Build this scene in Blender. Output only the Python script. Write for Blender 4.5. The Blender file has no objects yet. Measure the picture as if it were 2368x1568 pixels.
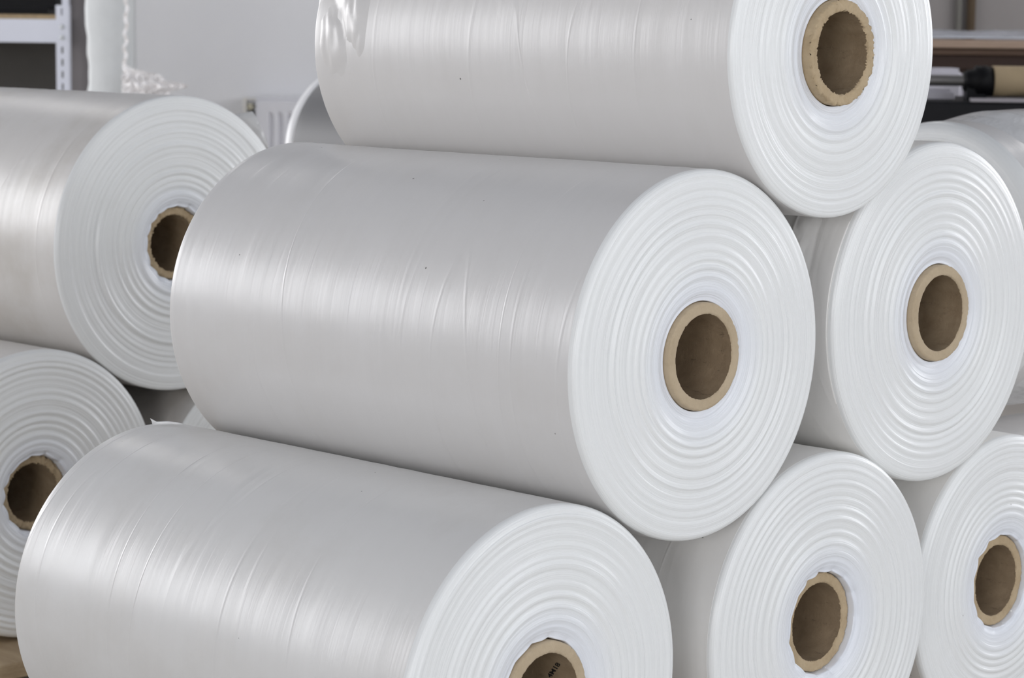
import bpy, bmesh, math, random
import numpy as np
from mathutils import Matrix, Vector, noise as mn

scn = bpy.context.scene
C = scn.collection
D2 = math.pi / 180
IMG_W, IMG_H = 2368, 1568

# ------------------------------------------------------------------ camera
F_PX, PITCH, ROLL = 5496.0, 7.40 * D2, 0.71 * D2
CAM = Vector((0, 0, 0.878))
FW = Vector((0, math.cos(PITCH), -math.sin(PITCH)))
UP0 = Vector((0, math.sin(PITCH), math.cos(PITCH)))
RT0 = Vector((1, 0, 0))
RT = RT0 * math.cos(ROLL) + UP0 * math.sin(ROLL)
UP = -RT0 * math.sin(ROLL) + UP0 * math.cos(ROLL)
cd = bpy.data.cameras.new('camera')
cam = bpy.data.objects.new('camera', cd)
C.objects.link(cam)
m = Matrix((RT, UP, -FW)).transposed().to_4x4()
m.translation = CAM
cam.matrix_world = m
cd.sensor_width = 36
cd.lens = 36 * F_PX / IMG_W
cd.clip_start = 0.05
cd.dof.use_dof = True
cd.dof.focus_distance = 2.2
cd.dof.aperture_fstop = 15
scn.camera = cam

# ------------------------------------------------------------------ world, daylight, exposure
scn.view_settings.view_transform = 'Standard'
scn.view_settings.look = 'None'
scn.view_settings.gamma = 1
scn.view_settings.exposure = -0.06
scn.cycles.max_bounces = 7
scn.cycles.diffuse_bounces = 5
scn.cycles.caustics_reflective = False
scn.cycles.caustics_refractive = False
w = bpy.data.worlds.new('world')
scn.world = w
w.use_nodes = True
w.node_tree.nodes['Background'].inputs[0].default_value = (0.80, 0.88, 1.0, 1)
w.node_tree.nodes['Background'].inputs[1].default_value = 1.2

ROOM_X0, ROOM_X1, ROOM_Y0, ROOM_Y1, ROOM_H = -4.6, 4.4, -4.4, 8.6, 3.5
# windows: wall, low/high along the wall, sill, head, watts, colour
WINDOWS = [
    ('left', 2.0, 3.5, 0.80, 2.25, 22, (1.0, 0.985, 0.985)),
    ('left', 3.9, 5.4, 0.80, 2.25, 44, (1.0, 0.985, 0.985)),
    ('left', 5.9, 8.0, 0.80, 2.25, 66, (1.0, 0.985, 0.985)),
    ('right', -3.4, -1.2, 0.80, 2.4, 46, (0.97, 0.98, 1.0)),
    ('right', -0.6, 1.6, 0.80, 2.4, 43, (0.97, 0.98, 1.0)),
    ('right', 4.4, 7.6, 0.80, 2.4, 84, (0.98, 0.98, 1.0)),  # unseen window, added to brighten the back wall
    ('front', -3.6, -1.2, 0.45, 2.2, 92, (1.0, 0.985, 0.985)),
    ('front', 0.6, 3.2, 0.45, 2.2, 62, (0.98, 0.98, 1.0)),
]


def area_light(name, loc, direction, sx, sy, watts, col):
    l = bpy.data.lights.new(name, 'AREA')
    l.shape = 'RECTANGLE'
    l.size, l.size_y = sx, sy
    l.energy = watts
    l.color = col
    o = bpy.data.objects.new(name, l)
    C.objects.link(o)
    o.location = loc
    o.rotation_euler = Vector(direction).to_track_quat('-Z', 'Y').to_euler()
    return o


for wl, a, b, s, h, pw, col in WINDOWS:
    mid, zc = (a + b) / 2, (s + h) / 2
    loc, dr = {'left': ((ROOM_X0 - 0.05, mid, zc), (1, 0, 0)),
               'right': ((ROOM_X1 + 0.05, mid, zc), (-1, 0, 0)),
               'front': ((mid, ROOM_Y0 - 0.05, zc), (0, 1, 0))}[wl]
    area_light('window_daylight', loc, dr, b - a - 0.06, h - s - 0.06, pw, col)

# ------------------------------------------------------------------ helpers


def ray(px, py):
    return FW + RT * ((px - IMG_W / 2) / F_PX) - UP * ((py - IMG_H / 2) / F_PX)


def at(px, py, Y):
    d = ray(px, py)
    return CAM + d * ((Y - CAM.y) / d.y)


def on_z(px, py, z):
    d = ray(px, py)
    return CAM + d * ((z - CAM.z) / d.z)


def obj(name, me, mat=None, parent=None, loc=None, rz=None):
    o = bpy.data.objects.new(name, me)
    C.objects.link(o)
    if mat is not None:
        me.materials.append(mat)
    if parent is not None:
        o.parent = parent
    if loc is not None:
        o.location = loc
    if rz is not None:
        o.rotation_euler = (0, 0, rz)
    return o


def empty(name, loc=(0, 0, 0), rz=0.0):
    o = bpy.data.objects.new(name, None)
    o.empty_display_size = 0.05
    C.objects.link(o)
    o.location = loc
    o.rotation_euler = (0, 0, rz)
    return o


def tag(o, label=None, cat=None, group=None, kind=None):
    for k, v in (('label', label), ('category', cat), ('group', group), ('kind', kind)):
        if v:
            o[k] = v
    return o


def struct(name, me, mat, parent=None):
    o = obj(name, me, mat, parent)
    if parent is None:
        o['kind'] = 'structure'
    return o


def mesh_np(name, verts, faces, smooth=True):
    me = bpy.data.meshes.new(name)
    me.from_pydata([tuple(v) for v in verts], [], faces)
    if smooth:
        me.polygons.foreach_set('use_smooth', [True] * len(me.polygons))
    me.update()
    return me


def grid_mesh(name, P, close_v=False, smooth=True, flip=False):
    """P: array (nu, nv, 3)"""
    nu, nv = P.shape[:2]
    me = bpy.data.meshes.new(name)
    nvf = nv if close_v else nv - 1
    i = np.arange(nu - 1)[:, None] * nv
    j = np.arange(nvf)[None, :]
    j2 = (j + 1) % nv
    q = np.stack([i + j, i + nv + j, i + nv + j2, i + j2], -1).reshape(-1, 4)
    if flip:
        q = q[:, ::-1]
    n = len(q)
    me.vertices.add(nu * nv)
    me.vertices.foreach_set('co', np.ascontiguousarray(P.reshape(-1), dtype=np.float32))
    me.loops.add(n * 4)
    me.loops.foreach_set('vertex_index', np.ascontiguousarray(q.reshape(-1), dtype=np.int32))
    me.polygons.add(n)
    me.polygons.foreach_set('loop_start', np.arange(n, dtype=np.int32) * 4)
    me.polygons.foreach_set('use_smooth', np.full(n, smooth))
    me.update(calc_edges=True)
    me.validate()
    return me


def boxes(name, lst, bevel=0.0, seg=1):
    """lst of (x0,x1,y0,y1,z0,z1)"""
    bm = bmesh.new()
    for x0, x1, y0, y1, z0, z1 in lst:
        r = bmesh.ops.create_cube(bm, size=1)
        for v in r['verts']:
            v.co = Vector(((x0 + x1) / 2 + v.co.x * (x1 - x0), (y0 + y1) / 2 + v.co.y * (y1 - y0), (z0 + z1) / 2 + v.co.z * (z1 - z0)))
    if bevel:
        bmesh.ops.bevel(bm, geom=bm.edges[:], offset=bevel, segments=seg, affect='EDGES', clamp_overlap=True)
    me = bpy.data.meshes.new(name)
    bm.to_mesh(me)
    bm.free()
    return me


def lathe(name, prof, n=48, axis='X', smooth=True, cap=True):
    """prof list of (t, r) along axis"""
    th = np.linspace(0, 2 * np.pi, n, endpoint=False)
    P = np.zeros((len(prof), n, 3))
    for k, (t, r) in enumerate(prof):
        a, b = r * np.cos(th), r * np.sin(th)
        if axis == 'X':
            P[k] = np.stack([np.full(n, t), a, b], -1)
        elif axis == 'Z':
            P[k] = np.stack([a, b, np.full(n, t)], -1)
        else:
            P[k] = np.stack([b, np.full(n, t), a], -1)
    return grid_mesh(name, P, close_v=True, smooth=smooth)


def tube(name, pts, r, n=10):
    bm = bmesh.new()
    rings = []
    for k, p in enumerate(pts):
        p = Vector(p)
        a = Vector(pts[max(k - 1, 0)])
        b = Vector(pts[min(k + 1, len(pts) - 1)])
        t = (b - a).normalized()
        u = t.orthogonal().normalized() if k == 0 else (u - t * u.dot(t)).normalized()
        v = t.cross(u)
        rings.append([bm.verts.new(p + u * r * math.cos(2 * math.pi * i / n) + v * r * math.sin(2 * math.pi * i / n)) for i in range(n)])
    for a, b in zip(rings, rings[1:]):
        for i in range(n):
            bm.faces.new((a[i], a[(i + 1) % n], b[(i + 1) % n], b[i])).smooth = True
    bm.faces.new(rings[0][::-1])
    bm.faces.new(rings[-1])
    me = bpy.data.meshes.new(name)
    bm.to_mesh(me)
    bm.free()
    return me


def fbm(x, seed, octv=3):
    v = 0
    a = 1
    for k in range(octv):
        v += a * mn.noise(Vector((x * 2 ** k, seed * 7.3 + k * 3.1, seed * 1.7)))
        a *= 0.5
    return v

# ------------------------------------------------------------------ materials


class NT:
    def __init__(self, name):
        self.m = bpy.data.materials.new(name)
        self.m.use_nodes = True
        self.t = self.m.node_tree
        self.b = self.t.nodes['Principled BSDF']

    def n(self, typ, **kw):
        nd = self.t.nodes.new(typ)
        for k, v in kw.items():
            if k.startswith('i_'):
                nd.inputs[k[2:].replace('_', ' ')].default_value = v
            else:
                setattr(nd, k, v)
        return nd

    def l(self, a, ao, b, bi):
        self.t.links.new(a.outputs[ao], b.inputs[bi])

    def math(self, op, a, b=None, c=None, clamp=False):
        nd = self.t.nodes.new('ShaderNodeMath')
        nd.operation = op
        nd.use_clamp = clamp
        for k, v in enumerate((a, b, c)):
            if v is None:
                continue
            if isinstance(v, (int, float)):
                nd.inputs[k].default_value = v
            else:
                self.t.links.new(v, nd.inputs[k])
        return nd.outputs[0]

    def ramp(self, fac, stops):
        nd = self.t.nodes.new('ShaderNodeValToRGB')
        e = nd.color_ramp.elements
        while len(e) < len(stops):
            e.new(0.5)
        for k, (p, c) in enumerate(stops):
            e[k].position = p
            e[k].color = (*c, 1) if len(c) == 3 else c
        self.t.links.new(fac, nd.inputs[0])
        return nd.outputs[0]

    def mix(self, fac, a, b, mode='MIX'):
        nd = self.t.nodes.new('ShaderNodeMix')
        nd.data_type = 'RGBA'
        nd.blend_type = mode
        for v, k in ((fac, 0), (a, 6), (b, 7)):
            if isinstance(v, (int, float)):
                nd.inputs[k].default_value = v
            elif isinstance(v, tuple):
                nd.inputs[k].default_value = (*v, 1)
            else:
                self.t.links.new(v, nd.inputs[k])
        return nd.outputs[2]

    def noise(self, vec, scale, detail=2.0, rough=0.5, dist=0.0):
        nd = self.t.nodes.new('ShaderNodeTexNoise')
        nd.inputs['Scale'].default_value = scale
        nd.inputs['Detail'].default_value = detail
        nd.inputs['Roughness'].default_value = rough
        nd.inputs['Distortion'].default_value = dist
        if vec is not None:
            self.t.links.new(vec, nd.inputs['Vector'])
        return nd.outputs['Fac']

    def mapping(self, vec, scale=(1, 1, 1), loc=(0, 0, 0), rot=(0, 0, 0)):
        nd = self.t.nodes.new('ShaderNodeMapping')
        nd.inputs['Scale'].default_value = scale
        nd.inputs['Location'].default_value = loc
        nd.inputs['Rotation'].default_value = rot
        self.t.links.new(vec, nd.inputs['Vector'])
        return nd.outputs[0]

    def objco(self):
        return self.t.nodes.new('ShaderNodeTexCoord').outputs['Object']

    def bump(self, h, strength, dist, prev=None):
        nd = self.t.nodes.new('ShaderNodeBump')
        nd.inputs['Strength'].default_value = strength
        nd.inputs['Distance'].default_value = dist
        self.t.links.new(h, nd.inputs['Height'])
        if prev is not None:
            self.t.links.new(prev, nd.inputs['Normal'])
        return nd.outputs[0]

    def set(self, **kw):
        for k, v in kw.items():
            s = self.b.inputs[k.replace('_', ' ')]
            if isinstance(v, (int, float)):
                s.default_value = v
            elif isinstance(v, tuple):
                s.default_value = (*v, 1)
            else:
                self.t.links.new(v, s)
        return self


def flecks(q, co, scale, radius, keep):
    vo = q.t.nodes.new('ShaderNodeTexVoronoi')
    vo.inputs['Scale'].default_value = scale
    q.t.links.new(co, vo.inputs['Vector'])
    sx = q.t.nodes.new('ShaderNodeSeparateColor')
    q.t.links.new(vo.outputs['Color'], sx.inputs[0])
    a = q.math('LESS_THAN', vo.outputs['Distance'], radius)
    b = q.math('GREATER_THAN', sx.outputs[0], keep)
    return q.math('MULTIPLY', a, b)


def film_wrap_mat(name, base=(0.74, 0.745, 0.75), dirty=0.12, seed=0.0, rough=0.30, sss=0.0):
    q = NT(name)
    co = q.mapping(q.objco(), loc=(seed, seed * 0.7, seed * 1.3))
    # slow warp makes the winding streaks wander
    streak = q.noise(q.mapping(co, scale=(95, 2.2, 2.2)), 1.0, 4, 0.6)
    coarse = q.noise(q.mapping(co, scale=(22, 1.4, 1.4), rot=(0, 0.05, 0.06)), 1.0, 3, 0.55, 0.4)
    crease_n = q.noise(q.mapping(co, scale=(11, 1.1, 1.1), rot=(0, 0.16, 0.12)), 1.0, 1, 0.4, 0.6)
    d = q.math('ABSOLUTE', q.math('SUBTRACT', crease_n, 0.5))
    crease = q.math('SUBTRACT', 1.0, q.math('DIVIDE', d, 0.012), clamp=True)
    lump = q.noise(co, 9, 2)
    nb = q.bump(lump, 0.10, 0.010)
    nb = q.bump(coarse, 0.22, 0.0040, nb)
    nb = q.bump(streak, 0.36, 0.0012, nb)
    nb = q.bump(crease, 0.26, 0.0008, nb)
    dirt = q.ramp(q.noise(q.mapping(co, scale=(1, 1, 1)), 7, 6, 0.65), [(0.47, (0, 0, 0)), (0.66, (1, 1, 1))])
    c = q.mix(q.math('MULTIPLY', dirt, dirty), base, (0.44, 0.40, 0.34))
    c = q.mix(q.math('MULTIPLY', streak, 0.10), c, (0.9, 0.9, 0.92))
    c = q.mix(q.math('MULTIPLY', flecks(q, co, 34, 0.034, 0.72), 0.85), c, (0.06, 0.05, 0.04))
    rg = q.math('ADD', q.math('MULTIPLY', streak, 0.16), rough - 0.08)
    q.set(Base_Color=c, Roughness=rg, Normal=nb)
    q.set(IOR=1.85, Specular_IOR_Level=0.5, Subsurface_Weight=sss, Subsurface_Scale=0.03)
    q.b.inputs['Subsurface Radius'].default_value = (1.0, 0.97, 0.90)
    return q.m


def film_face_mat(name, base=(0.86, 0.875, 0.87), seed=0.0, dirty=0.05):
    q = NT(name)
    raw = q.objco()
    sp = q.n('ShaderNodeSeparateXYZ')
    q.t.links.new(raw, sp.inputs[0])
    r = q.math('SQRT', q.math('ADD', q.math('MULTIPLY', sp.outputs[1], sp.outputs[1]), q.math('MULTIPLY', sp.outputs[2], sp.outputs[2])))
    cv = q.n('ShaderNodeCombineXYZ')
    q.t.links.new(r, cv.inputs[0])
    wob = q.mapping(raw, scale=(0, 3, 3), loc=(seed, seed, seed))
    wn = q.noise(wob, 1.0, 2)
    q.t.links.new(q.math('MULTIPLY', wn, 0.002), cv.inputs[1])
    cv.inputs[2].default_value = seed
    ring = q.noise(q.mapping(cv.outputs[0], scale=(420, 420, 1)), 1.0, 4, 0.65)
    ring2 = q.noise(q.mapping(cv.outputs[0], scale=(130, 130, 1)), 1.0, 3, 0.6)
    nb = q.bump(ring2, 0.28, 0.0016)
    nb = q.bump(ring, 1.0, 0.00085, nb)
    # film near the core is bluer and clearer
    blue = q.ramp(r, [(0.050, (1, 1, 1)), (0.085, (0, 0, 0))])
    c = q.mix(q.math('MULTIPLY', blue, 0.75), base, (0.80, 0.84, 0.93))
    c = q.mix(q.math('MULTIPLY', ring2, 0.16), c, (0.92, 0.93, 0.94))
    dn = q.ramp(q.noise(raw, 14, 5, 0.6), [(0.55, (0, 0, 0)), (0.85, (1, 1, 1))])
    c = q.mix(q.math('MULTIPLY', dn, dirty), c, (0.6, 0.57, 0.5))
    c = q.mix(q.math('MULTIPLY', flecks(q, q.mapping(raw, loc=(seed, 2 * seed, 0)), 38, 0.034, 0.86), 0.8), c, (0.15, 0.11, 0.07))
    q.set(Base_Color=c, Roughness=q.math('ADD', q.math('MULTIPLY', ring, 0.2), 0.17), Normal=nb)
    q.set(IOR=1.5, Specular_IOR_Level=0.5)
    q.set(Subsurface_Weight=0.0, Subsurface_Scale=0.012)
    q.b.inputs['Subsurface Radius'].default_value = (1.0, 1.0, 0.95)
    return q.m


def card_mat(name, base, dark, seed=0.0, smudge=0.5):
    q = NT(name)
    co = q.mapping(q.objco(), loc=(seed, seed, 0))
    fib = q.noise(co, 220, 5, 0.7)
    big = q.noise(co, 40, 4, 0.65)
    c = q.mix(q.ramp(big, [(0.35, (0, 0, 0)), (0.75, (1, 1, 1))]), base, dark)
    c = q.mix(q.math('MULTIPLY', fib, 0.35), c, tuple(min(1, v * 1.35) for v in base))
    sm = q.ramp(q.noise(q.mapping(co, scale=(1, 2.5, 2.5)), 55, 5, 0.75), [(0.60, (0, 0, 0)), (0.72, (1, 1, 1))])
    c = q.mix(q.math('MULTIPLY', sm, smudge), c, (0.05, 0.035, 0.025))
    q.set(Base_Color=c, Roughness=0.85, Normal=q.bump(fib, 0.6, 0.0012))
    return q.m


def plain(name, col, rough=0.5, metal=0.0, nscale=0, namp=0.15, bump=0.0, spec=0.5):
    q = NT(name)
    if nscale:
        co = q.objco()
        nz = q.noise(co, nscale, 4, 0.6)
        c = q.mix(q.math('MULTIPLY', nz, 1.0), tuple(v * (1 - namp) for v in col), tuple(min(1, v * (1 + namp)) for v in col))
        q.set(Base_Color=c)
        if bump:
            q.set(Normal=q.bump(nz, 0.5, bump))
    else:
        q.set(Base_Color=col)
    q.set(Roughness=rough, Metallic=metal, Specular_IOR_Level=spec)
    return q.m


def wood_mat(name, base, dark, scale=(2, 30, 30), rough=0.7):
    q = NT(name)
    co = q.mapping(q.objco(), scale=scale)
    g = q.noise(co, 1.0, 6, 0.65, 0.6)
    c = q.ramp(g, [(0.3, dark), (0.7, base)])
    q.set(Base_Color=c, Roughness=rough, Normal=q.bump(g, 0.5, 0.002))
    return q.m


def clear_film_mat(name, alpha=0.5, col=(0.93, 0.93, 0.94)):
    q = NT(name)
    co = q.objco()
    nz = q.noise(co, 30, 3, 0.6, 0.5)
    q.set(Base_Color=col, Roughness=0.12, Alpha=alpha, Normal=q.bump(nz, 0.5, 0.008), Specular_IOR_Level=0.9)
    return q.m


M = {}
M['paint_white'] = plain('white_wall_paint', (0.80, 0.805, 0.825), 0.75, nscale=3, namp=0.03)
M['paint_grey'] = plain('grey_wall_paint', (0.22, 0.205, 0.20), 0.8, nscale=4, namp=0.06)
M['ceiling'] = plain('ceiling_paint', (0.25, 0.265, 0.295), 0.85, nscale=2, namp=0.03)
M['concrete'] = plain('concrete_floor', (0.50, 0.47, 0.43), 0.6, nscale=6, namp=0.2, bump=0.002)
M['frame'] = plain('window_frame_paint', (0.75, 0.75, 0.75), 0.4)
M['steel_white'] = plain('white_coated_steel', (0.66, 0.68, 0.76), 0.42, nscale=15, namp=0.03)
M['zinc'] = plain('zinc_bolt', (0.55, 0.57, 0.58), 0.4, 0.8)
M['black'] = plain('black_plastic', (0.004, 0.004, 0.005), 0.5, spec=0.15)
M['black_metal'] = plain('black_painted_metal', (0.010, 0.010, 0.012), 0.6, nscale=20, namp=0.3, spec=0.2)
M['dark_panel'] = plain('dark_grey_panel', (0.055, 0.052, 0.048), 0.8, nscale=4, namp=0.3)
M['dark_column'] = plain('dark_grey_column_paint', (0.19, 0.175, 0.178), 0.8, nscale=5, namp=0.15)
M['chipboard'] = plain('chipboard', (0.36, 0.27, 0.16), 0.85, nscale=150, namp=0.5)
M['foam'] = plain('white_foam', (0.66, 0.68, 0.685), 0.8, nscale=25, namp=0.05, bump=0.004)
M['radiator'] = plain('radiator_enamel', (0.78, 0.78, 0.82), 0.35)
M['radiator_side'] = plain('radiator_side_enamel', (0.76, 0.74, 0.70), 0.4)
M['brass'] = plain('valve_cap', (0.55, 0.52, 0.40), 0.5)
M['clear'] = clear_film_mat('clear_plastic_film', 0.95, (0.97, 0.95, 0.95))
M['loose'] = clear_film_mat('loose_milky_film', 0.88, (0.86, 0.86, 0.86))
M['fold'] = plain('glossy_folded_film', (0.60, 0.60, 0.60), 0.28)
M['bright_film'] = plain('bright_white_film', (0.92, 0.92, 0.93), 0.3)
M['brown_pipe'] = plain('brown_pipe_paint', (0.075, 0.05, 0.028), 0.6)
M['grey_pipe'] = plain('grey_pipe_paint', (0.17, 0.165, 0.15), 0.6)
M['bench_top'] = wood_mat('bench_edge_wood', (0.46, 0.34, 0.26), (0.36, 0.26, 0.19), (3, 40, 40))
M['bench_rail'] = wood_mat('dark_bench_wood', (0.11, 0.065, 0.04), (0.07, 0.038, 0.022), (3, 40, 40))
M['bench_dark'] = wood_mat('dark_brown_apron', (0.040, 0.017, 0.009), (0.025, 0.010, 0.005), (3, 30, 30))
M['kraft'] = plain('kraft_paper', (0.40, 0.31, 0.19), 0.75, nscale=60, namp=0.08)
M['paper'] = plain('white_paper', (0.66, 0.64, 0.69), 0.7, nscale=30, namp=0.05)
M['grey_steel'] = plain('grey_steel', (0.17, 0.165, 0.16), 0.4, 0.6)
M['bed_edge'] = plain('grey_bed_edge', (0.33, 0.31, 0.33), 0.45)
M['pallet'] = wood_mat('rough_pallet_wood', (0.52, 0.40, 0.25), (0.30, 0.21, 0.12), (14, 3, 30), 0.85)
M['pallet_dark'] = wood_mat('dark_pallet_wood', (0.27, 0.17, 0.085), (0.12, 0.07, 0.035), (8, 3, 60), 0.9)
M['ink'] = plain('black_ink', (0.008, 0.007, 0.006), 0.9)
M['lamp_body'] = plain('lamp_housing_white', (0.7, 0.7, 0.7), 0.5)
for key, power in (('tube', 2.5), ('tube_back', 26.0)):  # second, stronger tube is for the row added to brighten the back wall
    q = NT('fluorescent_' + key)
    q.set(Base_Color=(0.9, 0.9, 0.9), Emission_Color=(1.0, 0.97, 0.94), Emission_Strength=power)
    M[key] = q.m

# ------------------------------------------------------------------ room shell
T = 0.2
struct('floor', boxes('floor', [(ROOM_X0 - T, ROOM_X1 + T, ROOM_Y0 - T, ROOM_Y1 + T, -0.1, 0)]), M['concrete'])
struct('ceiling', boxes('ceiling', [(ROOM_X0 - T, ROOM_X1 + T, ROOM_Y0 - T, ROOM_Y1 + T, ROOM_H, ROOM_H + 0.1)]), M['ceiling'])
SPLIT = at(1400, 300, ROOM_Y1).x
struct('wall_back', boxes('wall_back', [(ROOM_X0 - T, SPLIT, ROOM_Y1, ROOM_Y1 + T, 0, ROOM_H)]), M['paint_white'])
struct('wall_back_right', boxes('wall_back_right', [(SPLIT, ROOM_X1 + T, ROOM_Y1, ROOM_Y1 + T, 0, ROOM_H)]), M['paint_grey'])  # right part of the back wall in a darker grey
wn = 0
for side in ('left', 'right', 'front'):
    ops = sorted([x for x in WINDOWS if x[0] == side], key=lambda x: x[1])
    lo, hi = (ROOM_Y0, ROOM_Y1) if side != 'front' else (ROOM_X0, ROOM_X1)
    segs = []
    cur = lo
    for _, a, b, s, h, *_r in ops:
        segs += [(cur, a, 0, ROOM_H), (a, b, 0, s), (a, b, h, ROOM_H)]
        cur = b
    segs.append((cur, hi, 0, ROOM_H))

    def place(u0, u1, z0, z1, d0=0.0, d1=T):
        if side == 'left':
            return (ROOM_X0 - d1, ROOM_X0 - d0, u0, u1, z0, z1)
        if side == 'right':
            return (ROOM_X1 + d0, ROOM_X1 + d1, u0, u1, z0, z1)
        return (u0, u1, ROOM_Y0 - d1, ROOM_Y0 - d0, z0, z1)
    struct('wall_' + side, boxes('wall_' + side, [place(*s_) for s_ in segs]), M['paint_white'])
    for _, a, b, s, h, *_r in ops:
        wn += 1
        f = 0.05
        lst = [place(a, b, s, s + f, .08, .14), place(a, b, h - f, h, .08, .14), place(a, a + f, s + f, h - f, .08, .14), place(b - f, b, s + f, h - f, .08, .14)]
        mid = (a + b) / 2
        lst.append(place(mid - .03, mid + .03, s + f, h - f, .08, .14))
        struct('window_%d' % wn, boxes('window', lst), M['frame'])

# ceiling lamps: housing with two tubes, back row added to light the back wall
for lx, xn in ((-2.4, 'left'), (0.6, 'middle'), (3.2, 'right')):
    for ly, yn in ((-2.2, 'behind the camera'), (0.3, 'before the front pile'), (7.2, 'nearest the back wall')):
        lp = empty('ceiling_lamp', (lx, ly, ROOM_H))
        tag(lp, 'fluorescent twin-tube ceiling lamp in the %s row, %s' % (xn, yn), 'lamp', 'ceiling lamps')
        obj('housing', boxes('housing', [(-.09, .09, -.65, .65, -.07, 0)], 0.006), M['lamp_body'], lp)
        for sx in (-.045, .045):
            obj('fluorescent_tube', lathe('tube', [(-.6, .0), (-.6, .013), (.6, .013), (.6, .0)], 12, 'Y'), M['tube_back' if ly > 5 else 'tube'], lp, (sx, 0, -.09))

# ------------------------------------------------------------------ film rolls
CORE_R, CORE_IN = 0.0490, 0.0385


def ripple_profile(R, r_in, L2, seed, bev, amp, n_in=6):
    """radial profile of an end face: list of (x, r) from the rim inwards"""
    rnd = random.Random(seed)
    # ring crests with uneven spacing
    crest = []
    r = r_in + 0.010
    while r < R - bev:
        crest.append((r, rnd.uniform(0.45, 1.0) * amp * (1.0 if r < R * 0.72 else 0.55), rnd.uniform(0.0026, 0.0042)))
        r += rnd.uniform(0.0072, 0.0118) * (1.0 if r < R * 0.72 else 0.8)
    steps = rnd.uniform(-0.4, 0.4) * 0.001

    def hx(r):
        v = 0.0
        for c, a, wd in crest:
            d = (r - c) / wd
            if abs(d) < 4:
                # ridge with a steeper outer flank
                v += a * math.exp(-d * d * (1.25 if d > 0 else 0.55))
        u = (r - r_in) / (R - r_in)
        v += 0.0012 * fbm(r * 60, seed) * 0.6
        v += steps * math.sin(u * 6) - 0.0035 * math.exp(-((r - r_in) / 0.014) ** 2)
        return v
    return hx


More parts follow.
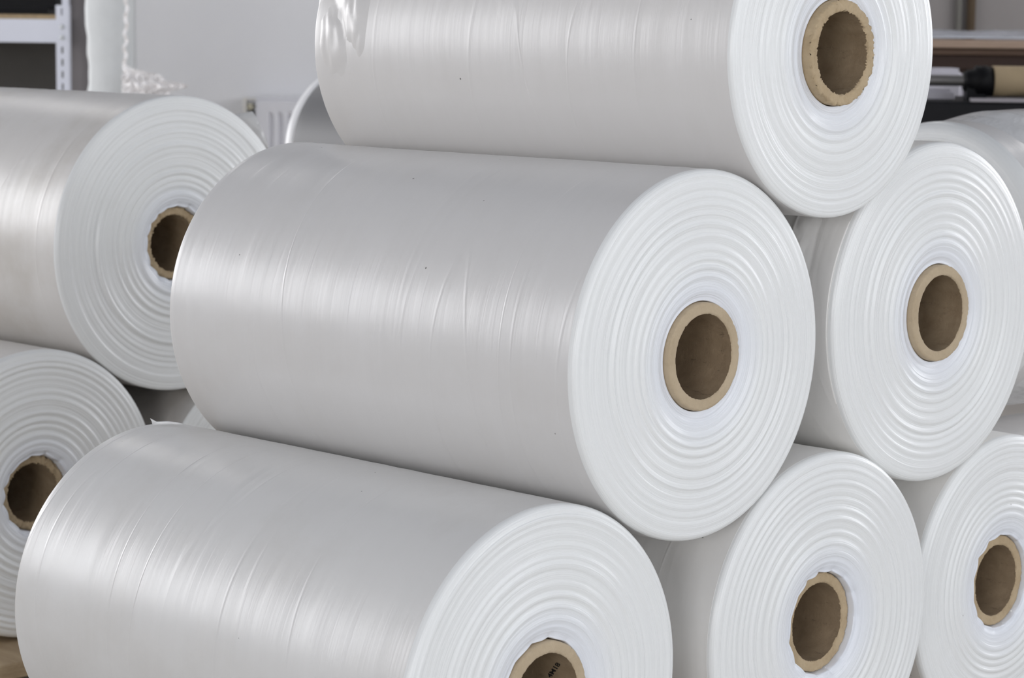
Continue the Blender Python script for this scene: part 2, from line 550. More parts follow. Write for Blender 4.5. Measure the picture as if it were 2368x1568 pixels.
def make_roll(face_c, R, psi, L, label, seed, wrap, facem, corem, core_in, cp=0.0, scallop=0.0, bev=0.006, hi=True, amp=0.0021, ncusp=15, torn=0.0006, sag=0.0, group='stacked rolls of white plastic film', back_bev=0.004):
    """face_c: centre of the front end face (world); psi: heading of the axis"""
    a = Vector((math.sin(psi), -math.cos(psi), 0))
    c = Vector(face_c) - a * (L / 2)
    root = empty('film_roll', (c.x, c.y, c.z - R), psi - math.pi / 2)
    tag(root, label, 'film roll', group)
    L2 = L / 2
    nth = 256 if hi else 96
    th = np.linspace(0, 2 * np.pi, nth, endpoint=False)
    # ---- outer wrap: barrel and back end
    # (closed body: bore wall, hidden front disc, barrel, back end)
    xf = L2 - bev
    prof = [(-L2, 0.0505), (xf - 0.002, 0.0505), (xf - 0.002, R - 0.003), (xf - 0.0004, R - 0.0006), (xf, R), (xf - 0.0004, R)]
    nx = 90 if hi else 30
    k0 = len(prof)
    for x in np.linspace(xf, -L2 + back_bev, nx)[1:]:
        prof.append((x, R))
    for k in range(1, 6):
        t = k / 5 * math.pi / 2
        prof.append((-L2 + back_bev - back_bev * math.sin(t), R - back_bev + back_bev * math.cos(t)))
    for k in range(1, 7):
        prof.append((-L2 + 0.001 * math.sin(k * 2.0), R - back_bev - (R - back_bev - 0.0505) * k / 6))
    P = np.zeros((len(prof), nth, 3))
    for k, (x, r) in enumerate(prof):
        rr = np.full(nth, r)
        if hi and k0 <= k < k0 + nx - 1:
            for j in range(nth):
                v = Vector((x * 9 + 0.35 * th[j], math.cos(th[j]) * 1.3, math.sin(th[j]) * 1.3 + seed))
                edge = min(1, (k - k0 + 1) / 6)
                rr[j] += 0.0005 * mn.noise(v) * edge + 0.0003 * mn.noise(Vector((x * 60, math.cos(th[j]) * 1.1 + seed, math.sin(th[j]) * 1.1))) * edge
        P[k] = np.stack([np.full(nth, x), rr * np.cos(th), rr * np.sin(th)], -1)
    obj('film_wrap', grid_mesh('film_wrap', P, True, flip=True), wrap, root, (0, 0, R))
    # ---- ringed end face
    r_in = CORE_R + 0.0012
    hx = ripple_profile(R, r_in, L2, seed, bev, amp)
    rp = []
    for k in range(0, 8):
        t = k / 8 * math.pi / 2
        rp.append((L2 - bev + bev * math.sin(t), R - bev + bev * math.cos(t), 0))
    nr = 190 if hi else 50
    for k in range(nr + 1):
        r = R - bev - (R - bev - r_in) * k / nr
        x = L2 + hx(r) * min(1.0, (R - bev - r) / 0.002)
        cus = math.exp(-((r - r_in) / 0.005) ** 2) if scallop else 0
        rp.append((x, r, cus))
    xl = rp[-1][0]
    for k in range(1, 6):
        rp.append((xl - 0.0005 * k * k - 0.001 * k, r_in - 0.0004 * min(k, 2), 1.0 * (1 - k / 6)))
    rp.append((xl - 0.04, CORE_R + 0.0003, 0))
    rp.append((L2 - 0.04, R - bev - 0.002, 0))
    rp.append((L2 - bev, R - 0.0005, 0))
    P = np.zeros((len(rp), nth, 3))
    lob = 1 - np.abs(np.sin(ncusp * th / 2 + 0.5 * np.sin(th * 2 + seed)))
    var = 0.6 + 0.5 * np.sin(th * 3 + seed) * np.sin(th * 1.0 + seed * 2)
    for k, (x, r, cu) in enumerate(rp):
        rr = r + scallop * cu * lob * var
        xx = x - scallop * 0.9 * cu * lob * var
        if r < R - bev and x > L2 - 0.01:
            u = 0.5 + 0.5 * np.sin(th * 2 + r * 90 + seed)
            xx = xx + 0.00035 * u * math.sin(r * 800) * min(1.0, (R - bev - r) / 0.01)
        P[k] = np.stack([xx + 0 * th, rr * np.cos(th), rr * np.sin(th)], -1)
    obj('end_face', grid_mesh('end_face', P, True, flip=True), facem, root, (0, 0, R))
    # ---- cardboard core
    nc = 192 if hi else 64
    tc = np.linspace(0, 2 * np.pi, nc, endpoint=False)
    x1 = L2 + cp
    cpf = [(-L2, CORE_R, 0), (x1 - 0.02, CORE_R, 0), (x1 - 0.004, CORE_R, 0.2), (x1 - 0.0012, CORE_R - 0.0003, 1.0), (x1, CORE_R - 0.0012, 1.0)]
    for k in range(1, 5):
        cpf.append((x1, CORE_R - 0.0012 - (CORE_R - CORE_IN - 0.002) * k / 4, 0.35 if k < 4 else 0.8))
    cpf.append((x1 - 0.0010, CORE_IN, 1.0))
    npf = len(cpf)
    P = np.zeros((npf, nc, 3))
    for k, (x, r, nz) in enumerate(cpf):
        for j in range(nc):
            dx = dr = 0
            if nz:
                v = Vector((math.cos(tc[j]) * 9, math.sin(tc[j]) * 9, seed + k * 0.6))
                v2 = Vector((math.cos(tc[j]) * 26, math.sin(tc[j]) * 26, seed + k * 1.1))
                dx = (mn.noise(v) * 1.2 + mn.noise(v2)) * torn * nz
                dr = (mn.noise(v2 + Vector((5, 5, 5))) + 0.5 * mn.noise(v * 5)) * torn * 0.8 * nz
            P[k, j] = (x + dx - abs(dx) * 0.5, (r + dr) * math.cos(tc[j]), (r + dr) * math.sin(tc[j]))
    co = obj('cardboard_core', grid_mesh('cardboard_core', P, True, flip=True), corem, root, (0, 0, R))
    inner = [(x1 - 0.0010, CORE_IN), (x1 - 0.006, CORE_IN - 0.0002), (x1 - 0.03, CORE_IN - 0.0002), (0, CORE_IN - 0.0002), (-L2, CORE_IN - 0.0002)]
    P = np.zeros((len(inner), nc, 3))
    for k, (x, r) in enumerate(inner):
        P[k] = np.stack([np.full(nc, x), r * np.cos(tc), r * np.sin(tc)], -1)
    P[0] = np.array([[p.co.x, p.co.y, p.co.z] for p in co.data.vertices])[(npf - 1) * nc:]
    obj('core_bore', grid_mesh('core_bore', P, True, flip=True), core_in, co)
    root['R'] = R
    root['L'] = L
    return root


def roll_sheet(root, name, fn, t0, t1, a0, a1, nt, na, mat, thick=0.0004):
    """a piece of film on the barrel: t along the axis measured back from the front face, angle a (0 = +s side, 90 = up)"""
    R, L = root['R'], root['L']
    P = np.zeros((nt, na, 3))
    for i in range(nt):
        for j in range(na):
            u, v = i / (nt - 1), j / (na - 1)
            t, a = t0 + (t1 - t0) * u, (a0 + (a1 - a0) * v) * D2
            dr, dt, da = fn(u, v)
            r = R + 0.0004 + dr
            P[i, j] = (L / 2 - t - dt, r * math.cos(a + da), r * math.sin(a + da))
    o = obj(name, grid_mesh(name, P), mat, root, (0, 0, R))
    md = o.modifiers.new('thickness', 'SOLIDIFY')
    md.thickness = thick
    md.offset = 1
    return o


Z0 = CAM.z
card = [card_mat('core_cardboard', (0.50, 0.405, 0.28), (0.41, 0.32, 0.21), 0.3, 0.10), card_mat('core_cardboard_rough', (0.48, 0.375, 0.24), (0.36, 0.265, 0.155), 1.7, 0.22)]
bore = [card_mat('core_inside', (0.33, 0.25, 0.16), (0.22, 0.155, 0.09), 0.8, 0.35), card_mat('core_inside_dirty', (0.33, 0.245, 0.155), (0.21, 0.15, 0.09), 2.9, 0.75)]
wrapm = {k: film_wrap_mat('film_wrap_%d' % i, seed=1.3 * i, dirty=dz, base=bs, rough=rg) for i, (k, dz, bs, rg) in enumerate([  # C and E paler: glow of the gaps put into the base colour
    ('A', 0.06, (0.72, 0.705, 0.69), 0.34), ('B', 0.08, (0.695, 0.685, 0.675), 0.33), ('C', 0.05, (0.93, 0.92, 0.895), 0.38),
    ('D', 0.14, (0.735, 0.73, 0.715), 0.33), ('E', 0.05, (0.93, 0.92, 0.895), 0.38), ('H', 0.40, (0.645, 0.625, 0.60), 0.36)])}
facem = [film_face_mat('film_end_%d' % i, seed=0.77 * i + 0.2, dirty=dz) for i, dz in enumerate((0.03, 0.05, 0.08))]

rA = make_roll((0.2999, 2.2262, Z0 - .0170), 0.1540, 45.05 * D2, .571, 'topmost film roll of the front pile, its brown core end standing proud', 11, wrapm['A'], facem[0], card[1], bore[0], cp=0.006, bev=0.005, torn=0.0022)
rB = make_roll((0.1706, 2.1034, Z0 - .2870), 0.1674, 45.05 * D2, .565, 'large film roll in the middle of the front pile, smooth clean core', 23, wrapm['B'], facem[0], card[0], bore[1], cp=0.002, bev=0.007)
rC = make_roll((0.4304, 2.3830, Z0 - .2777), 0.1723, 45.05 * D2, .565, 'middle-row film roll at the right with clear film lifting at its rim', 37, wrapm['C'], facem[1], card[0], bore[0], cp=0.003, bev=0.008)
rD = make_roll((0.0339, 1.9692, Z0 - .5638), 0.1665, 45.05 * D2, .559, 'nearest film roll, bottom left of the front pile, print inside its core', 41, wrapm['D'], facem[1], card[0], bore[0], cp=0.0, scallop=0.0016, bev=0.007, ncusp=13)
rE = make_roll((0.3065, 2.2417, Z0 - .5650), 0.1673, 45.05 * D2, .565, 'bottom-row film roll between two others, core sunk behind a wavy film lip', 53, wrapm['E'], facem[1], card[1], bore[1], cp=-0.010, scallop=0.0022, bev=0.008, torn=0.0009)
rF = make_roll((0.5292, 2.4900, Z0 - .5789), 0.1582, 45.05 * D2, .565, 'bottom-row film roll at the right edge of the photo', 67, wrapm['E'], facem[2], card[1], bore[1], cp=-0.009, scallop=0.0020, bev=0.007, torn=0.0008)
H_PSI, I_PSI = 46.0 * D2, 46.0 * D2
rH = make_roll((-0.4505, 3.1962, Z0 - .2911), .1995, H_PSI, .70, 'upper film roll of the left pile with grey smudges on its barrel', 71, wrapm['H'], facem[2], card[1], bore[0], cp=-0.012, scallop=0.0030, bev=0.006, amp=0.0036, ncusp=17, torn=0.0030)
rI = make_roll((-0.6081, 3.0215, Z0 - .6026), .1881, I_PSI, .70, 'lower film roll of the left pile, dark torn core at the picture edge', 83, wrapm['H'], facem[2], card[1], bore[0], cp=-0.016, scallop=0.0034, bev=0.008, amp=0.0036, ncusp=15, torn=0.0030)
sI = Vector((math.cos(H_PSI), math.sin(H_PSI), 0))
aI = Vector((math.sin(H_PSI), -math.cos(H_PSI), 0))
kc = Vector((-0.6081, 3.0215, Z0 - .6026)) + sI * 0.355 + aI * 0.012
kc.z = Z0 - .6026 - .1881 + .16
rK = make_roll(kc, .16, H_PSI, .70, 'film roll in the shadowed gap under the left pile, mostly hidden', 97, wrapm['H'], facem[2], card[1], bore[0], cp=-0.01, bev=0.006)

# print inside the core of the nearest roll
td = bpy.data.curves.new('core_print', 'FONT')
td.body = '4M18'
td.size = 17
td.offset = 0.35
td.align_x = 'CENTER'
td.align_y = 'CENTER'
tmp = bpy.data.objects.new('core_print_text', td)
C.objects.link(tmp)
dg = bpy.context.evaluated_depsgraph_get()
tm = bpy.data.meshes.new_from_object(tmp.evaluated_get(dg))
bpy.data.objects.remove(tmp)
bm = bmesh.new()
bm.from_mesh(tm)
bmesh.ops.triangulate(bm, faces=bm.faces[:])
for e_ in range(2):
    bmesh.ops.subdivide_edges(bm, edges=[e for e in bm.edges if e.calc_length() > 3], cuts=1)
mwD = Matrix.Translation(rD.location) @ Matrix.Rotation(rD.rotation_euler[2], 4, 'Z') @ Matrix.Translation((0, 0, rD['R']))
mi = mwD.inverted()
oc = mi @ CAM
rr = CORE_IN - 0.0006
for v in bm.verts:
    # the letters stand slanted on the bore wall: follow each point onto the cylinder
    x, y = v.co.x, v.co.y
    dv = (mi.to_3x3() @ ray(1281 + x * 0.58 - y * 0.80, 1550 - x * 0.82 - y * 0.45))
    A_, B_, C_ = dv.y ** 2 + dv.z ** 2, 2 * (oc.y * dv.y + oc.z * dv.z), oc.y ** 2 + oc.z ** 2 - rr * rr
    v.co = oc + dv * ((-B_ + math.sqrt(max(0, B_ * B_ - 4 * A_ * C_))) / (2 * A_))
bm.to_mesh(tm)
bm.free()
pc = [o for o in rD.children if o.name.startswith('cardboard_core')][0]
o = obj('core_print', tm, M['ink'], pc)
o['label'] = 'black printed characters'

# loose film on rolls


def crinkle(u, v, seed, s=1.0):
    p = Vector((u * 3.0 * s + seed, v * 7.0 * s, seed * 0.37))
    n1 = abs(mn.noise(p))
    n2 = abs(mn.noise(p * 2.7 + Vector((3, 1, 2))))
    return n1 * 0.7 + n2 * 0.3


def clamp01(x):
    return max(0.0, min(1.0, x))


def a_back(u, v):
    e = math.sin(math.pi * v) ** 0.5 * math.sin(math.pi * clamp01(u * 0.92)) ** 0.5
    return (-0.0025 + 0.016 * crinkle(u * 1.4, v, 4.2, 0.55) * e, 0, 0)


f_ = roll_sheet(rA, 'loose_film', a_back, .571 - .085, .571 - 0.002, 95, 200, 40, 70, wrapm['A'])
f_['label'] = 'crinkled loose film at the far end'


def c_front(u, v):
    edge = clamp01((u - 0.55) / 0.45)
    return (-0.0022 + 0.003 * math.sin(math.pi * v) ** 0.5 + edge * 0.016 * (0.5 + crinkle(u * 0.6, v, 1.1, 0.9)) * math.sin(math.pi * v) ** 0.7, 0.02 * (v - 0.45) ** 2 * 4 * u + 0.006 * mn.noise(Vector((v * 6, 3, 1))) * u, 0)


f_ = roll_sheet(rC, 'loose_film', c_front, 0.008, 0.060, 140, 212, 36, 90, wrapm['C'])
f_['label'] = 'clear film lifting behind the rim'


def h_flap(u, v):
    return (0.001 + 0.026 * u * u * (1 - 0.4 * v), 0.006 * math.sin(v * 3), 0.02 * u)


def flap(root, name, pts, mat, label):
    """a small torn film tab from a quad strip of local points (rows of equal length)"""
    P = np.array(pts, dtype=float)
    o_ = obj(name, grid_mesh(name, P), mat, root)
    md2 = o_.modifiers.new('thickness', 'SOLIDIFY')
    md2.thickness = 0.0004
    o_['label'] = label
    return o_


def to_local(root, p):
    mw = Matrix.Translation(root.location) @ Matrix.Rotation(root.rotation_euler[2], 4, 'Z')
    return tuple(mw.inverted() @ Vector(p))


yH = 3.43
flap(rH, 'film_flap', [[to_local(rH, at(*p, yH)) for p in row] for row in (
    [(535, 275), (560, 292), (590, 318), (622, 350)], [(545, 264), (572, 276), (598, 300), (618, 328)], [(549, 264), (584, 257), (600, 283), (615, 318)])], M['loose'], 'torn film tab on the upper rim')
bD = Vector((0.0339, 1.9692, 0)) - Vector((math.sin(45.09 * D2), -math.cos(45.09 * D2), 0)) * 0.545
yD = bD.y
flap(rD, 'film_flap', [[to_local(rD, at(*p, yD)) for p in row] for row in (
    [(353, 984), (375, 982), (400, 981), (425, 981)], [(351, 975), (370, 978), (395, 978), (418, 979)], [(347, 967), (362, 975), (388, 974), (412, 977)])], M['loose'], 'small torn film shred')

# pallets under the two piles
S_AX = Vector((math.cos(45.2 * D2), math.sin(45.2 * D2), 0))
A_AX = Vector((math.sin(45.2 * D2), -math.cos(45.2 * D2), 0))


def pallet(origin, rz, length, depth, height, label):
    """origin: front left corner on the floor; local x along the front edge, y to the rear"""
    p = empty('pallet', origin, rz)
    tag(p, label, 'pallet', 'pallets under the rolls')
    bt = 0.021
    nb = 5
    bw = 0.12
    for k in range(nb):
        y = (depth - bw) * k / (nb - 1)
        obj('deck_board', boxes('deck_board', [(0, length, y, y + bw, height - bt, height)], 0.002), M['pallet'], p)
    for k in range(3):
        x = (length - 0.1) * k / 2
        obj('stringer', boxes('stringer', [(x, x + 0.1, 0.004, depth - 0.004, 0.0, height - bt)], 0.003), M['pallet_dark'], p)
    return p


fp = Vector((0.0339, 1.9692, 0)) - S_AX * 0.20 - A_AX * 0.03
PAL_R = Z0 - 0.739
pallet((fp.x, fp.y, 0), math.atan2(S_AX.y, S_AX.x), 1.15, 0.60, PAL_R, 'wooden pallet carrying the front pile of rolls')
PAL_L = Z0 - .6026 - .1881 - 0.001
e0 = on_z(0, 1541, PAL_L)
e1 = on_z(38, 1526, PAL_L)
sl = sI
e0 = e0 - sl * 0.35
pallet((e0.x, e0.y, 0), math.atan2(sl.y, sl.x), 1.2, 0.80, PAL_L, 'wooden pallet below the left pile, pale splintered board at the corner')

# torn film scrap on the floor side of the left pallet
sc = on_z(45, 1560, PAL_L - 0.02)
P = np.zeros((10, 10, 3))
for i in range(10):
    for j in range(10):
        P[i, j] = (0.05 * (i / 9) + 0.004 * mn.noise(Vector((i, j, 1)) * 0.4), 0.05 * j / 9, 0.012 * (1 - i / 9) + 0.010 * mn.noise(Vector((i * 0.5, j * 0.5, 4))))
o = obj('film_scrap', grid_mesh('film_scrap', P), M['loose'], None, (sc.x - 0.012, sc.y - 0.01, sc.z - 0.02), 0.6)
o.modifiers.new('thickness', 'SOLIDIFY').thickness = 0.0005
tag(o, 'torn film scrap hanging at the lower left picture corner by the pallet', 'film scrap')

# ---- far roll with the bright rim, on two more rolls
yJ = 4.95
jc = at(820, 350, yJ)
aB = Vector((math.sin(45 * D2), -math.cos(45 * D2), 0))
sB = Vector((math.cos(45 * D2), math.sin(45 * D2), 0))
RJ = 0.172
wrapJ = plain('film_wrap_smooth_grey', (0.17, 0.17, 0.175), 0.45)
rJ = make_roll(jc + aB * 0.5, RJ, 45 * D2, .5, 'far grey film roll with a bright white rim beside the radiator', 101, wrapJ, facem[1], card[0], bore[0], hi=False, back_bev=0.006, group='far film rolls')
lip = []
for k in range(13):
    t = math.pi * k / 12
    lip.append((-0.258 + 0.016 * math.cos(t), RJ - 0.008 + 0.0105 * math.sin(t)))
o = obj('film_lip', lathe('film_lip', lip, 96), M['bright_film'], rJ, (0, 0, RJ))  # ring added; the highlight on the rim is put into its white
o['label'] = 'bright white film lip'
zb = (jc.z - RJ)
RL = 0.150
dz = jc.z - (0.144 + RL)
dx = math.sqrt(max(0.01, (RJ + RL + 0.001) ** 2 - dz * dz))
for k, sgn in enumerate((-1, 1)):
    cc = jc + aB * 0.5 + sB * sgn * max(dx, RL + 0.004)
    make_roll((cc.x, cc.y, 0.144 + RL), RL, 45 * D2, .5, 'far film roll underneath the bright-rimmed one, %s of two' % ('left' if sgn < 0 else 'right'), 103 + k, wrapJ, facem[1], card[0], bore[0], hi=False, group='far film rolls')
fj = jc + aB * 0.47 - sB * 0.45
pallet((fj.x, fj.y, 0), 45 * D2, 0.95, 0.5, 0.143, 'wooden pallet under the far rolls beside the radiator')

# ---- roll at the right behind the front pile, loose wrinkled film around it
yG = 3.15
gc = at(2148, 612, yG)
RG = 0.19
psiG = -50 * D2
wrapG = film_wrap_mat('film_wrap_wrinkled', base=(0.74, 0.73, 0.72), dirty=0.05, seed=5.5, rough=0.25)
rG = make_roll(gc, RG, psiG, .6, 'wrinkled film roll behind the right edge of the front pile, facing left', 111, wrapG, facem[2], card[0], bore[0], cp=-0.005, bev=0.020, group='rolls behind the front pile')


def g_loose(u, v):
    return (-0.004 + 0.012 * clamp01(u * 6) + 0.020 * crinkle(u * 0.5, v * 0.8, 7.7, 0.8) * math.sin(math.pi * clamp01(u)) ** 0.5, 0.02 * mn.noise(Vector((v * 4, 1, 8))), 0)


f_ = roll_sheet(rG, 'loose_film', g_loose, 0.045, 0.5, -80, 130, 60, 110, M['loose'])
f_['label'] = 'wrinkled loose outer film'
aG = Vector((math.sin(psiG), -math.cos(psiG), 0))
sG = Vector((math.cos(psiG), math.sin(psiG), 0))
zl = gc.z - RG
RS = 0.155
dz = gc.z - RS - 0.005
dx = math.sqrt(max(0.0, (RG + RS + 0.022) ** 2 - dz * dz))
dx = max(dx, RS + 0.003)
for k, sgn in enumerate((-1, 1)):
    cc = gc + sG * sgn * dx
    rr_ = make_roll((cc.x, cc.y, RS + 0.001), RS, psiG, .6, 'floor-level film roll under the wrinkled one, %s of the pair' % ('left' if sgn < 0 else 'right'), 113 + k, wrapG, facem[2], card[0], bore[0], hi=False, group='rolls behind the front pile')

# ------------------------------------------------------------------ background left: shelving rack
yR = 7.3
mpx = yR / F_PX
K = lambda px, py, dy=0.0: at(px, py, yR + dy)
rack = empty('shelving_rack', (K(145, 100).x, yR, 0))
tag(rack, 'white slotted-angle steel shelving rack at the far left', 'rack')
RX, RY = rack.location.x, yR


def rl(px, py):
    p = K(px, py)
    return p.x - RX, p.z


# slotted upright (front flange made of pieces around the slots)
xl_, _ = rl(130, 100)
xr_, _ = rl(160, 100)
_, ztop = rl(145, 12)
fl = 0.0025
slot_w = 0.0055
xc = (xl_ + xr_) / 2 - 0.001
slots = []
for py, hh in [(27, 16)] + [(116 + 28.2 * k, 15) for k in range(34)]:
    _, zc = rl(145, py)
    if zc < 0.03:
        break
    slots.append((zc, hh * mpx))
pieces = [(xl_, xc - slot_w / 2, -fl, 0, 0, ztop), (xc + slot_w / 2, xr_, -fl, 0, 0, ztop)]
zcur = ztop
for zc, hh in slots:
    pieces.append((xc - slot_w / 2, xc + slot_w / 2, -fl, 0, zc + hh / 2, zcur))
    zcur = zc - hh / 2
pieces.append((xc - slot_w / 2, xc + slot_w / 2, -fl, 0, 0, zcur))
pieces.append((xr_ - fl, xr_, 0, 0.035, 0, ztop))
obj('upright', boxes('upright', pieces), M['steel_white'], rack)
x143, _ = rl(143, 5)
x158, _ = rl(157, 5)
_, z75 = rl(145, 75)
obj('upper_upright', boxes('upper_upright', [(x143, x158, 0.001, 0.004, z75, 2.1), (x158 - 0.003, x158, 0.004, 0.036, z75, 2.1)]), M['steel_white'], rack)
for py in (62, 87):
    _, zc = rl(141, py)
    bo = obj('bolt', lathe('bolt', [(-fl - 0.005, 0), (-fl - 0.005, 0.0035), (-fl - 0.002, 0.007), (-fl, 0.0075)], 20, 'Y'), M['zinc'], rack, (xc, 0, zc))
# left upright beyond the frame so that the rack stands
obj('upright', boxes('upright', [(xl_ - 0.96, xl_ - 0.92, -fl, 0, 0, 2.1), (xl_ - 0.96, xl_ - 0.957, 0, 0.035, 0, 2.1)]), M['steel_white'], rack)
for sx in (xl_ - 0.96, xr_ - 0.04):
    obj('rear_upright', boxes('rear_upright', [(sx, sx + 0.04, 0.46, 0.463, 0, 2.1)]), M['steel_white'], rack)
for zt_px, zb_px in ((43, 98),):
    _, z1 = rl(70, 44)
    _, z0 = rl(70, 98)
    obj('beam', boxes('beam', [(xl_ - 0.93, xl_ + 0.003, -0.001, 0.0015, z0, z1), (xl_ - 0.93, xl_ + 0.003, 0.0015, 0.03, z0, z0 + 0.002)]), M['steel_white'], rack)
    _, zb = rl(70, 33.5)
    obj('shelf_board', boxes('shelf_board', [(xl_ - 0.925, xl_ - 0.001, 0.003, 0.455, z1 + 0.0005, zb)]), M['chipboard'], rack)
    SHELF_Z = zb
obj('lower_shelf', boxes('lower_shelf', [(xl_ - 0.925, xl_ - 0.001, 0.003, 0.455, 0.25, 0.27)]), M['chipboard'], rack)
obj('back_panel', boxes('back_panel', [(xl_ - 0.93, xl_ + 0.04, 0.465, 0.475, 0.2, 2.1)]), M['dark_panel'], rack)  # added panel, coloured dark for the shade inside the rack
# black trays on the shelf
x108, _ = rl(107, 25)
_, zt1 = rl(60, 17)


def tray(name, x0, x1, y0, y1, z0, z1, label):
    t = empty(name, (x0 + RX, y0 + RY, z0))
    tag(t, label, 'tray', 'black trays on the rack')
    lx, ly, lz = x1 - x0, y1 - y0, z1 - z0
    w_ = 0.006
    obj('tray_body', boxes('tray_body', [(0, lx, 0, ly, 0, w_), (0, lx, 0, w_, w_, lz - 0.005), (0, lx, ly - w_, ly, w_, lz - 0.005), (0, w_, w_, ly - w_, w_, lz - 0.005), (lx - w_, lx, w_, ly - w_, w_, lz - 0.005)]), M['black'], t)
    obj('tray_rim', boxes('tray_rim', [(-0.004, lx + 0.004, -0.006, w_ + 0.001, lz - 0.005, lz), (-0.004, lx + 0.004, ly - w_, ly + 0.004, lz - 0.005, lz), (-0.004, w_, w_, ly - w_, lz - 0.005, lz), (lx - w_, lx + 0.004, w_, ly - w_, lz - 0.005, lz)], 0.001), M['black_metal'], t)


tray('storage_tray', xl_ - 0.50, x108, 0.02, 0.40, SHELF_Z + 0.0005, zt1, 'black plastic tray lying on the chipboard shelf of the rack')
tray('storage_tray', xl_ - 0.52, x108 + 0.028, 0.015, 0.41, zt1 + 0.0008, zt1 + 0.055, 'black plastic tray stacked on top of the one on the rack')

# dark grey upright strip between rack and foam
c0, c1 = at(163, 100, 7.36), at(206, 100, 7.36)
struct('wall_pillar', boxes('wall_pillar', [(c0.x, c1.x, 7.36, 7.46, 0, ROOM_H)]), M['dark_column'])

# upright slab of white foam with an uneven edge
yF = 7.12
f0 = at(200, 100, yF).x
f1 = at(302, 100, yF).x
nz = 90
rows = []
hF = 1.55
for k in range(nz + 1):
    z = hF * k / nz
    wv = 0.010 * mn.noise(Vector((z * 6, 1, 2))) + 0.006 * mn.noise(Vector((z * 22, 4, 2))) - 0.012 * (1.0 - z)
    wv2 = 0.004 * mn.noise(Vector((z * 9, 7, 2)))
    e = 0.014
    pts = [(f0 + wv + e * 1.2, yF + 0.10), (f0 + wv, yF + 0.08), (f0 + wv, yF + e), (f0 + wv + e, yF), (f0 + 0.06 + wv2, yF - 0.002), (f1 - e, yF), (f1, yF + e), (f1, yF + 0.10)]
    rows.append([(x, y, z) for x, y in pts])
me = grid_mesh('foam_slab', np.array(rows), close_v=True)
bm = bmesh.new()
bm.from_mesh(me)
bm.verts.ensure_lookup_table()
np_ = 8
bm.faces.new([bm.verts[nz * np_ + i] for i in range(np_)])
bm.faces.new([bm.verts[i] for i in range(np_)][::-1])
bmesh.ops.recalc_face_normals(bm, faces=bm.faces[:])
bm.to_mesh(me)
bm.free()
o = obj('foam_slab', me, M['foam'])
tag(o, 'tall white foam slab with a ragged edge standing beside the rack', 'foam slab')

# clear plastic hanging over the foam: seam of small folds and a crumpled lower part
yP = yF - 0.03
P = np.zeros((90, 60, 3))
for i in range(90):
    for j in range(60):
        u, v = i / 89, j / 59
        py = -60 + 300 * u
        k = clamp01((py - 148) / 45)
        k = k * k * (3 - 2 * k)
        lft = 291 - 8 * u
        rgt = lft + 9 + 146 * k * (0.85 + 0.15 * math.sin(u * 60))
        p = at(lft + (rgt - lft) * v, py, yP)
        cr = crinkle(u * 4.0, v * 0.9 * (0.2 + k), 2.2, 1.0)
        p.y -= 0.004 + k * 0.075 * cr + (1 - k) * 0.012 * (0.5 + 0.5 * math.sin(u * 70))
        p.x += (1 - k) * 0.003 * math.sin(u * 52)
        P[i, j] = p
o = obj('clear_plastic_sheet', grid_mesh('clear_plastic_sheet', P), M['clear'])
o.modifiers.new('thickness', 'SOLIDIFY').thickness = 0.0006
tag(o, 'crumpled clear plastic sheet hanging on the white foam slab', 'plastic sheet')

# ------------------------------------------------------------------ radiator on the back wall
yRad = ROOM_Y1 - 0.12
rp0 = at(562, 226, yRad)
rad = empty('radiator', (rp0.x, yRad, 0.0))
tag(rad, 'white ribbed panel radiator mounted on the back wall', 'radiator')
ztr = rp0.z
zbr = ztr - 0.55
wS = at(592, 226, yRad).x - rp0.x
wR = 1.3
obj('side_cover', boxes('side_cover', [(0, 0.006, 0, 0.105, zbr, ztr), (0, wS, 0.0, 0.006, ztr - 0.008, ztr), (0, 0.012, -0.002, 0.01, zbr, ztr), (0.0, wS, 0.03, 0.10, zbr + 0.02, ztr - 0.075)], 0.0015), M['radiator_side'], rad)
obj('top_grille', boxes('top_grille', [(0.004, wR, 0.002, 0.105, ztr - 0.004, ztr)] + [(wS + 0.02 + 0.03 * k, wS + 0.03 + 0.03 * k, 0.01, 0.10, ztr, ztr + 0.003) for k in range(38)]), M['radiator'], rad)
# pressed front panel with vertical flutes
fx0 = at(621, 260, yRad).x - rp0.x
pitch = 0.0333
xs = []
x = wS
cols = [(wS, 0.0), (fx0 - 0.004, 0.0)]
k = 0
while fx0 + k * pitch < wR - 0.06:
    b_ = fx0 + k * pitch
    cols += [(b_, 0.0), (b_ + 0.006, 0.011), (b_ + 0.014, 0.011), (b_ + 0.020, 0.0)]
    k += 1
cols.append((wR, 0.0))
zf1 = at(650, 258, yRad).z
zs = [(zbr, 0), (zbr + 0.03, 0), (zbr + 0.05, 1), (zf1 - 0.02, 1), (zf1, 0), (ztr - 0.012, 0), (ztr - 0.004, -0.6)]
P = np.zeros((len(zs), len(cols), 3))
for i, (z, g) in enumerate(zs):
    for j, (xx, d) in enumerate(cols):
        P[i, j] = (xx, -0.004 + d * max(g, 0) + (0.010 if g < 0 else 0), z)
o = obj('front_panel', grid_mesh('front_panel', P, smooth=False, flip=True), M['radiator'], rad)
o.modifiers.new('thickness', 'SOLIDIFY').thickness = 0.002
vp = at(578, 247, yRad)
vk = obj('valve', lathe('valve', [(-0.012, 0), (-0.012, 0.011), (0.002, 0.013), (0.02, 0.012), (0.03, 0.008), (0.10, 0.008)], 20, 'Y'), M['brass'], rad, (vp.x - rp0.x, 0.012, vp.z))
obj('vent_plug', boxes('vent_plug', [(-0.004, 0.013, 0.010, 0.028, -0.052, -0.012)], 0.002), M['black'], vk)
for xx in (0.2, 1.1):
    obj('wall_bracket', boxes('wall_bracket', [(xx, xx + 0.03, 0.1, 0.12, zbr + 0.05, ztr - 0.05)]), M['radiator'], rad)

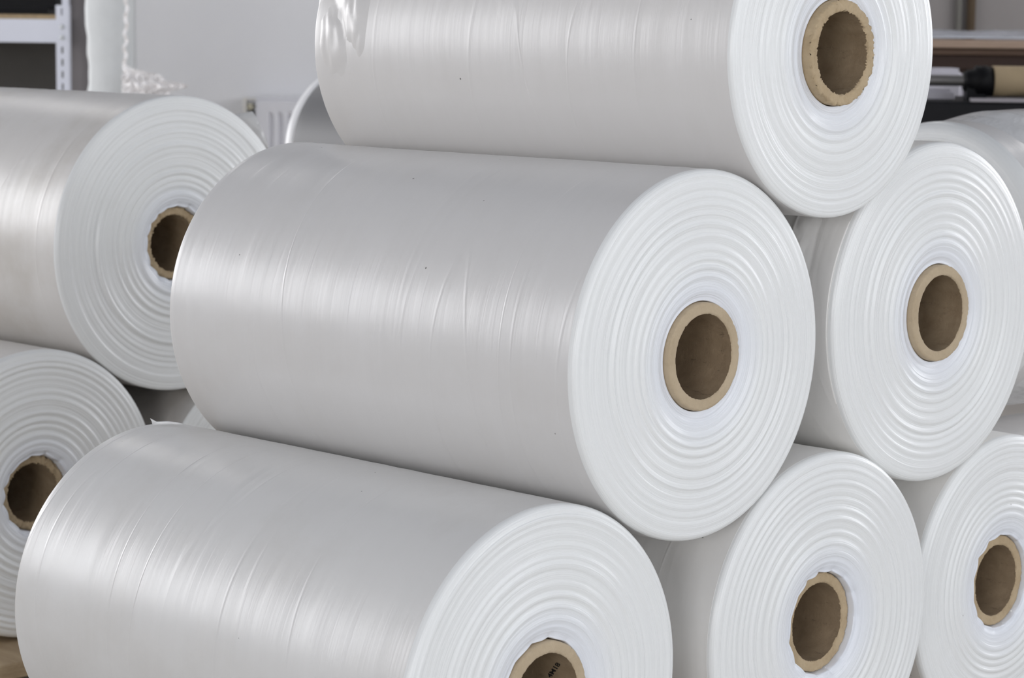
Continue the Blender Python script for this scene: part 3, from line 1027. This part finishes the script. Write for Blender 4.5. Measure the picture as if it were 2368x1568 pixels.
# ------------------------------------------------------------------ background right: bench, unwinder, pipes
yT = 6.0
bx0 = at(1900, 110, yT).x
zE0, zE1, zE2, zE3 = at(2270, 112, yT).z, at(2270, 93, yT).z, at(2270, 128, yT).z, at(2270, 152, yT).z
bench = empty('workbench', (bx0, yT, 0))
tag(bench, 'wooden workbench with pale edge in the background at top right', 'workbench')
BW, BD = 1.5, 0.8
obj('bench_top', boxes('bench_top', [(0, BW, 0, BD, zE0, zE1)], 0.003), M['bench_top'], bench)
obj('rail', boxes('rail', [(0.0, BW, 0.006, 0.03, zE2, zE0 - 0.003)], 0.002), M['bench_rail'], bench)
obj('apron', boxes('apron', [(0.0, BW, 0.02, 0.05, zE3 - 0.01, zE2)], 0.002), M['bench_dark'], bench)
# diagonal brace seen under the apron
b0 = at(2150, 130, yT)
b1 = at(2240, 176, yT)
obj('brace', tube('brace', [(b0.x - bx0, 0.05, b0.z), (b1.x - bx0, 0.05, b1.z)], 0.022, 8), M['bench_dark'], bench)
for lx in (0.0, BW - 0.06):
    for ly in (0.03, BD - 0.09):
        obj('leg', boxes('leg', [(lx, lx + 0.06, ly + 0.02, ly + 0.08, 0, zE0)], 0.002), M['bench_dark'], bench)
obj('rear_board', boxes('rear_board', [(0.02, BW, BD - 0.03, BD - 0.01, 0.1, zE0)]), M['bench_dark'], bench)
# shiny plastic sheet on the bench
P = np.zeros((14, 70, 3))
zs_ = zE1 + 0.001
for i in range(14):
    for j in range(70):
        u, v = i / 13, j / 69
        P[i, j] = (0.1 + 1.3 * v, 0.04 + 0.5 * u, zs_ + 0.024 * clamp01(u * 3.5) * (0.75 + 0.5 * mn.noise(Vector((v * 9, u * 3, 2)))) + 0.003)
o = obj('plastic_sheet', grid_mesh('plastic_sheet', P), clear_film_mat('bench_plastic', 0.85, (0.62, 0.64, 0.70)), None, (bx0, yT, 0))
o.modifiers.new('thickness', 'SOLIDIFY').thickness = 0.001
tag(o, 'glossy rumpled plastic sheets lying on the workbench', 'plastic sheet')

# unwinder: black bed with shaft, hub and kraft paper roll
yU = 5.0
zBed = at(2300, 232, yU).z
ux0 = at(2050, 232, yU).x
unw = empty('paper_unwinder', (ux0, yU, 0))
tag(unw, 'black paper unwinding stand with shaft and hub in front of the bench', 'machine')
ug = at(2246, 232, yU).x - ux0
obj('bed', boxes('bed', [(0, 1.2, 0.0, 0.5, zBed - 0.12, zBed - 0.004)], 0.004), M['black_metal'], unw)
obj('bed_edge', boxes('bed_edge', [(ug, 1.2, -0.004, 0.02, zBed - 0.004, zBed + 0.004)], 0.001), M['bed_edge'], unw)
for lx in (0.04, 1.1):
    obj('leg', boxes('leg', [(lx, lx + 0.06, 0.06, 0.12, 0, zBed - 0.12), (lx, lx + 0.06, 0.38, 0.44, 0, zBed - 0.12)]), M['black_metal'], unw)
sc_ = at(2240, 189, yU)
shx0, shx1 = at(2040, 189, yU).x - ux0, at(2275, 189, yU).x - ux0
syl, szl = 0.10, sc_.z
rsh = 12.5 * yU / F_PX
obj('shaft', lathe('shaft', [(shx0, 0), (shx0, rsh), (shx1 + 0.6, rsh), (shx1 + 0.6, 0)], 24), M['grey_steel'], unw, (0, syl, szl))
h0, h1 = at(2248, 189, yU).x - ux0, at(2316, 189, yU).x - ux0
rh = 37 * yU / F_PX
obj('hub', lathe('hub', [(h0, 0.01), (h0, rh * 0.55), (h0 + 0.008, rh * 0.72), (h0 + 0.022, rh * 0.78), (h0 + 0.026, rh), (h1 - 0.012, rh), (h1 - 0.01, rh * 0.93), (h1, rh * 0.93), (h1, 0.01)], 36), M['black'], unw, (0, syl, szl - 0.001))
obj('stand_post', boxes('stand_post', [(h0 + 0.005, h0 + 0.045, syl - 0.02, syl + 0.02, zBed - 0.01, szl - rsh * 0.6)]), M['black'], unw)
obj('stand_post', boxes('stand_post', [(shx0, shx0 + 0.04, syl - 0.02, syl + 0.02, zBed - 0.01, szl - rsh * 0.6)]), M['black'], unw)
kr = obj('paper_roll', lathe('paper_roll', [(0.0, rsh + 0.001), (0.0, rh * 0.97), (0.35, rh * 0.97), (0.35, rsh + 0.001)], 64), M['kraft'], None, (ux0 + h1 + 0.0005, yU + syl, szl))
tag(kr, 'brown kraft paper roll on the black unwinder shaft', 'paper roll')
# white papers on the bed
p0, p1 = at(2100, 215, yU).x, at(2240, 215, yU).x
zt_ = at(2200, 204, yU).z
o = obj('paper_stack', boxes('paper_stack', [(p0, p1, yU + 0.16, yU + 0.30, zBed - 0.0035, zt_ - 0.012), (p0, p1 - 0.006, yU + 0.165, yU + 0.30, zt_ - 0.0118, zt_ - 0.004)], 0.001), M['paper'])
tag(o, 'stack of white paper on the black machine bed', 'paper')
o = obj('paper_bag', boxes('paper_bag', [(at(2060, 150, 5.6).x, at(2232, 150, 5.6).x, 5.6, 5.72, 0.0, at(2200, 158, 5.6).z)], 0.012, 3), M['paper'])
tag(o, 'tall pale carton standing under the bench behind the shaft', 'carton')

# pipes on the grey wall
for (pa, pb, mat, lab) in ((2238, 2258, 'brown_pipe', 'thick brown vertical pipe on the grey wall'), (2214, 2227, 'grey_pipe', 'thin grey vertical pipe beside the brown one')):
    a_, b_ = at(pa, 30, ROOM_Y1 - 0.04), at(pb, 30, ROOM_Y1 - 0.04)
    r_ = (b_.x - a_.x) / 2
    o = obj('wall_pipe', lathe('wall_pipe', [(0, 0), (0, r_), (ROOM_H - 0.002, r_), (ROOM_H - 0.002, 0)], 24, 'Z'), M[mat], None, ((a_.x + b_.x) / 2, ROOM_Y1 - r_ - 0.006, 0.001))
    tag(o, lab, 'pipe', 'wall pipes')
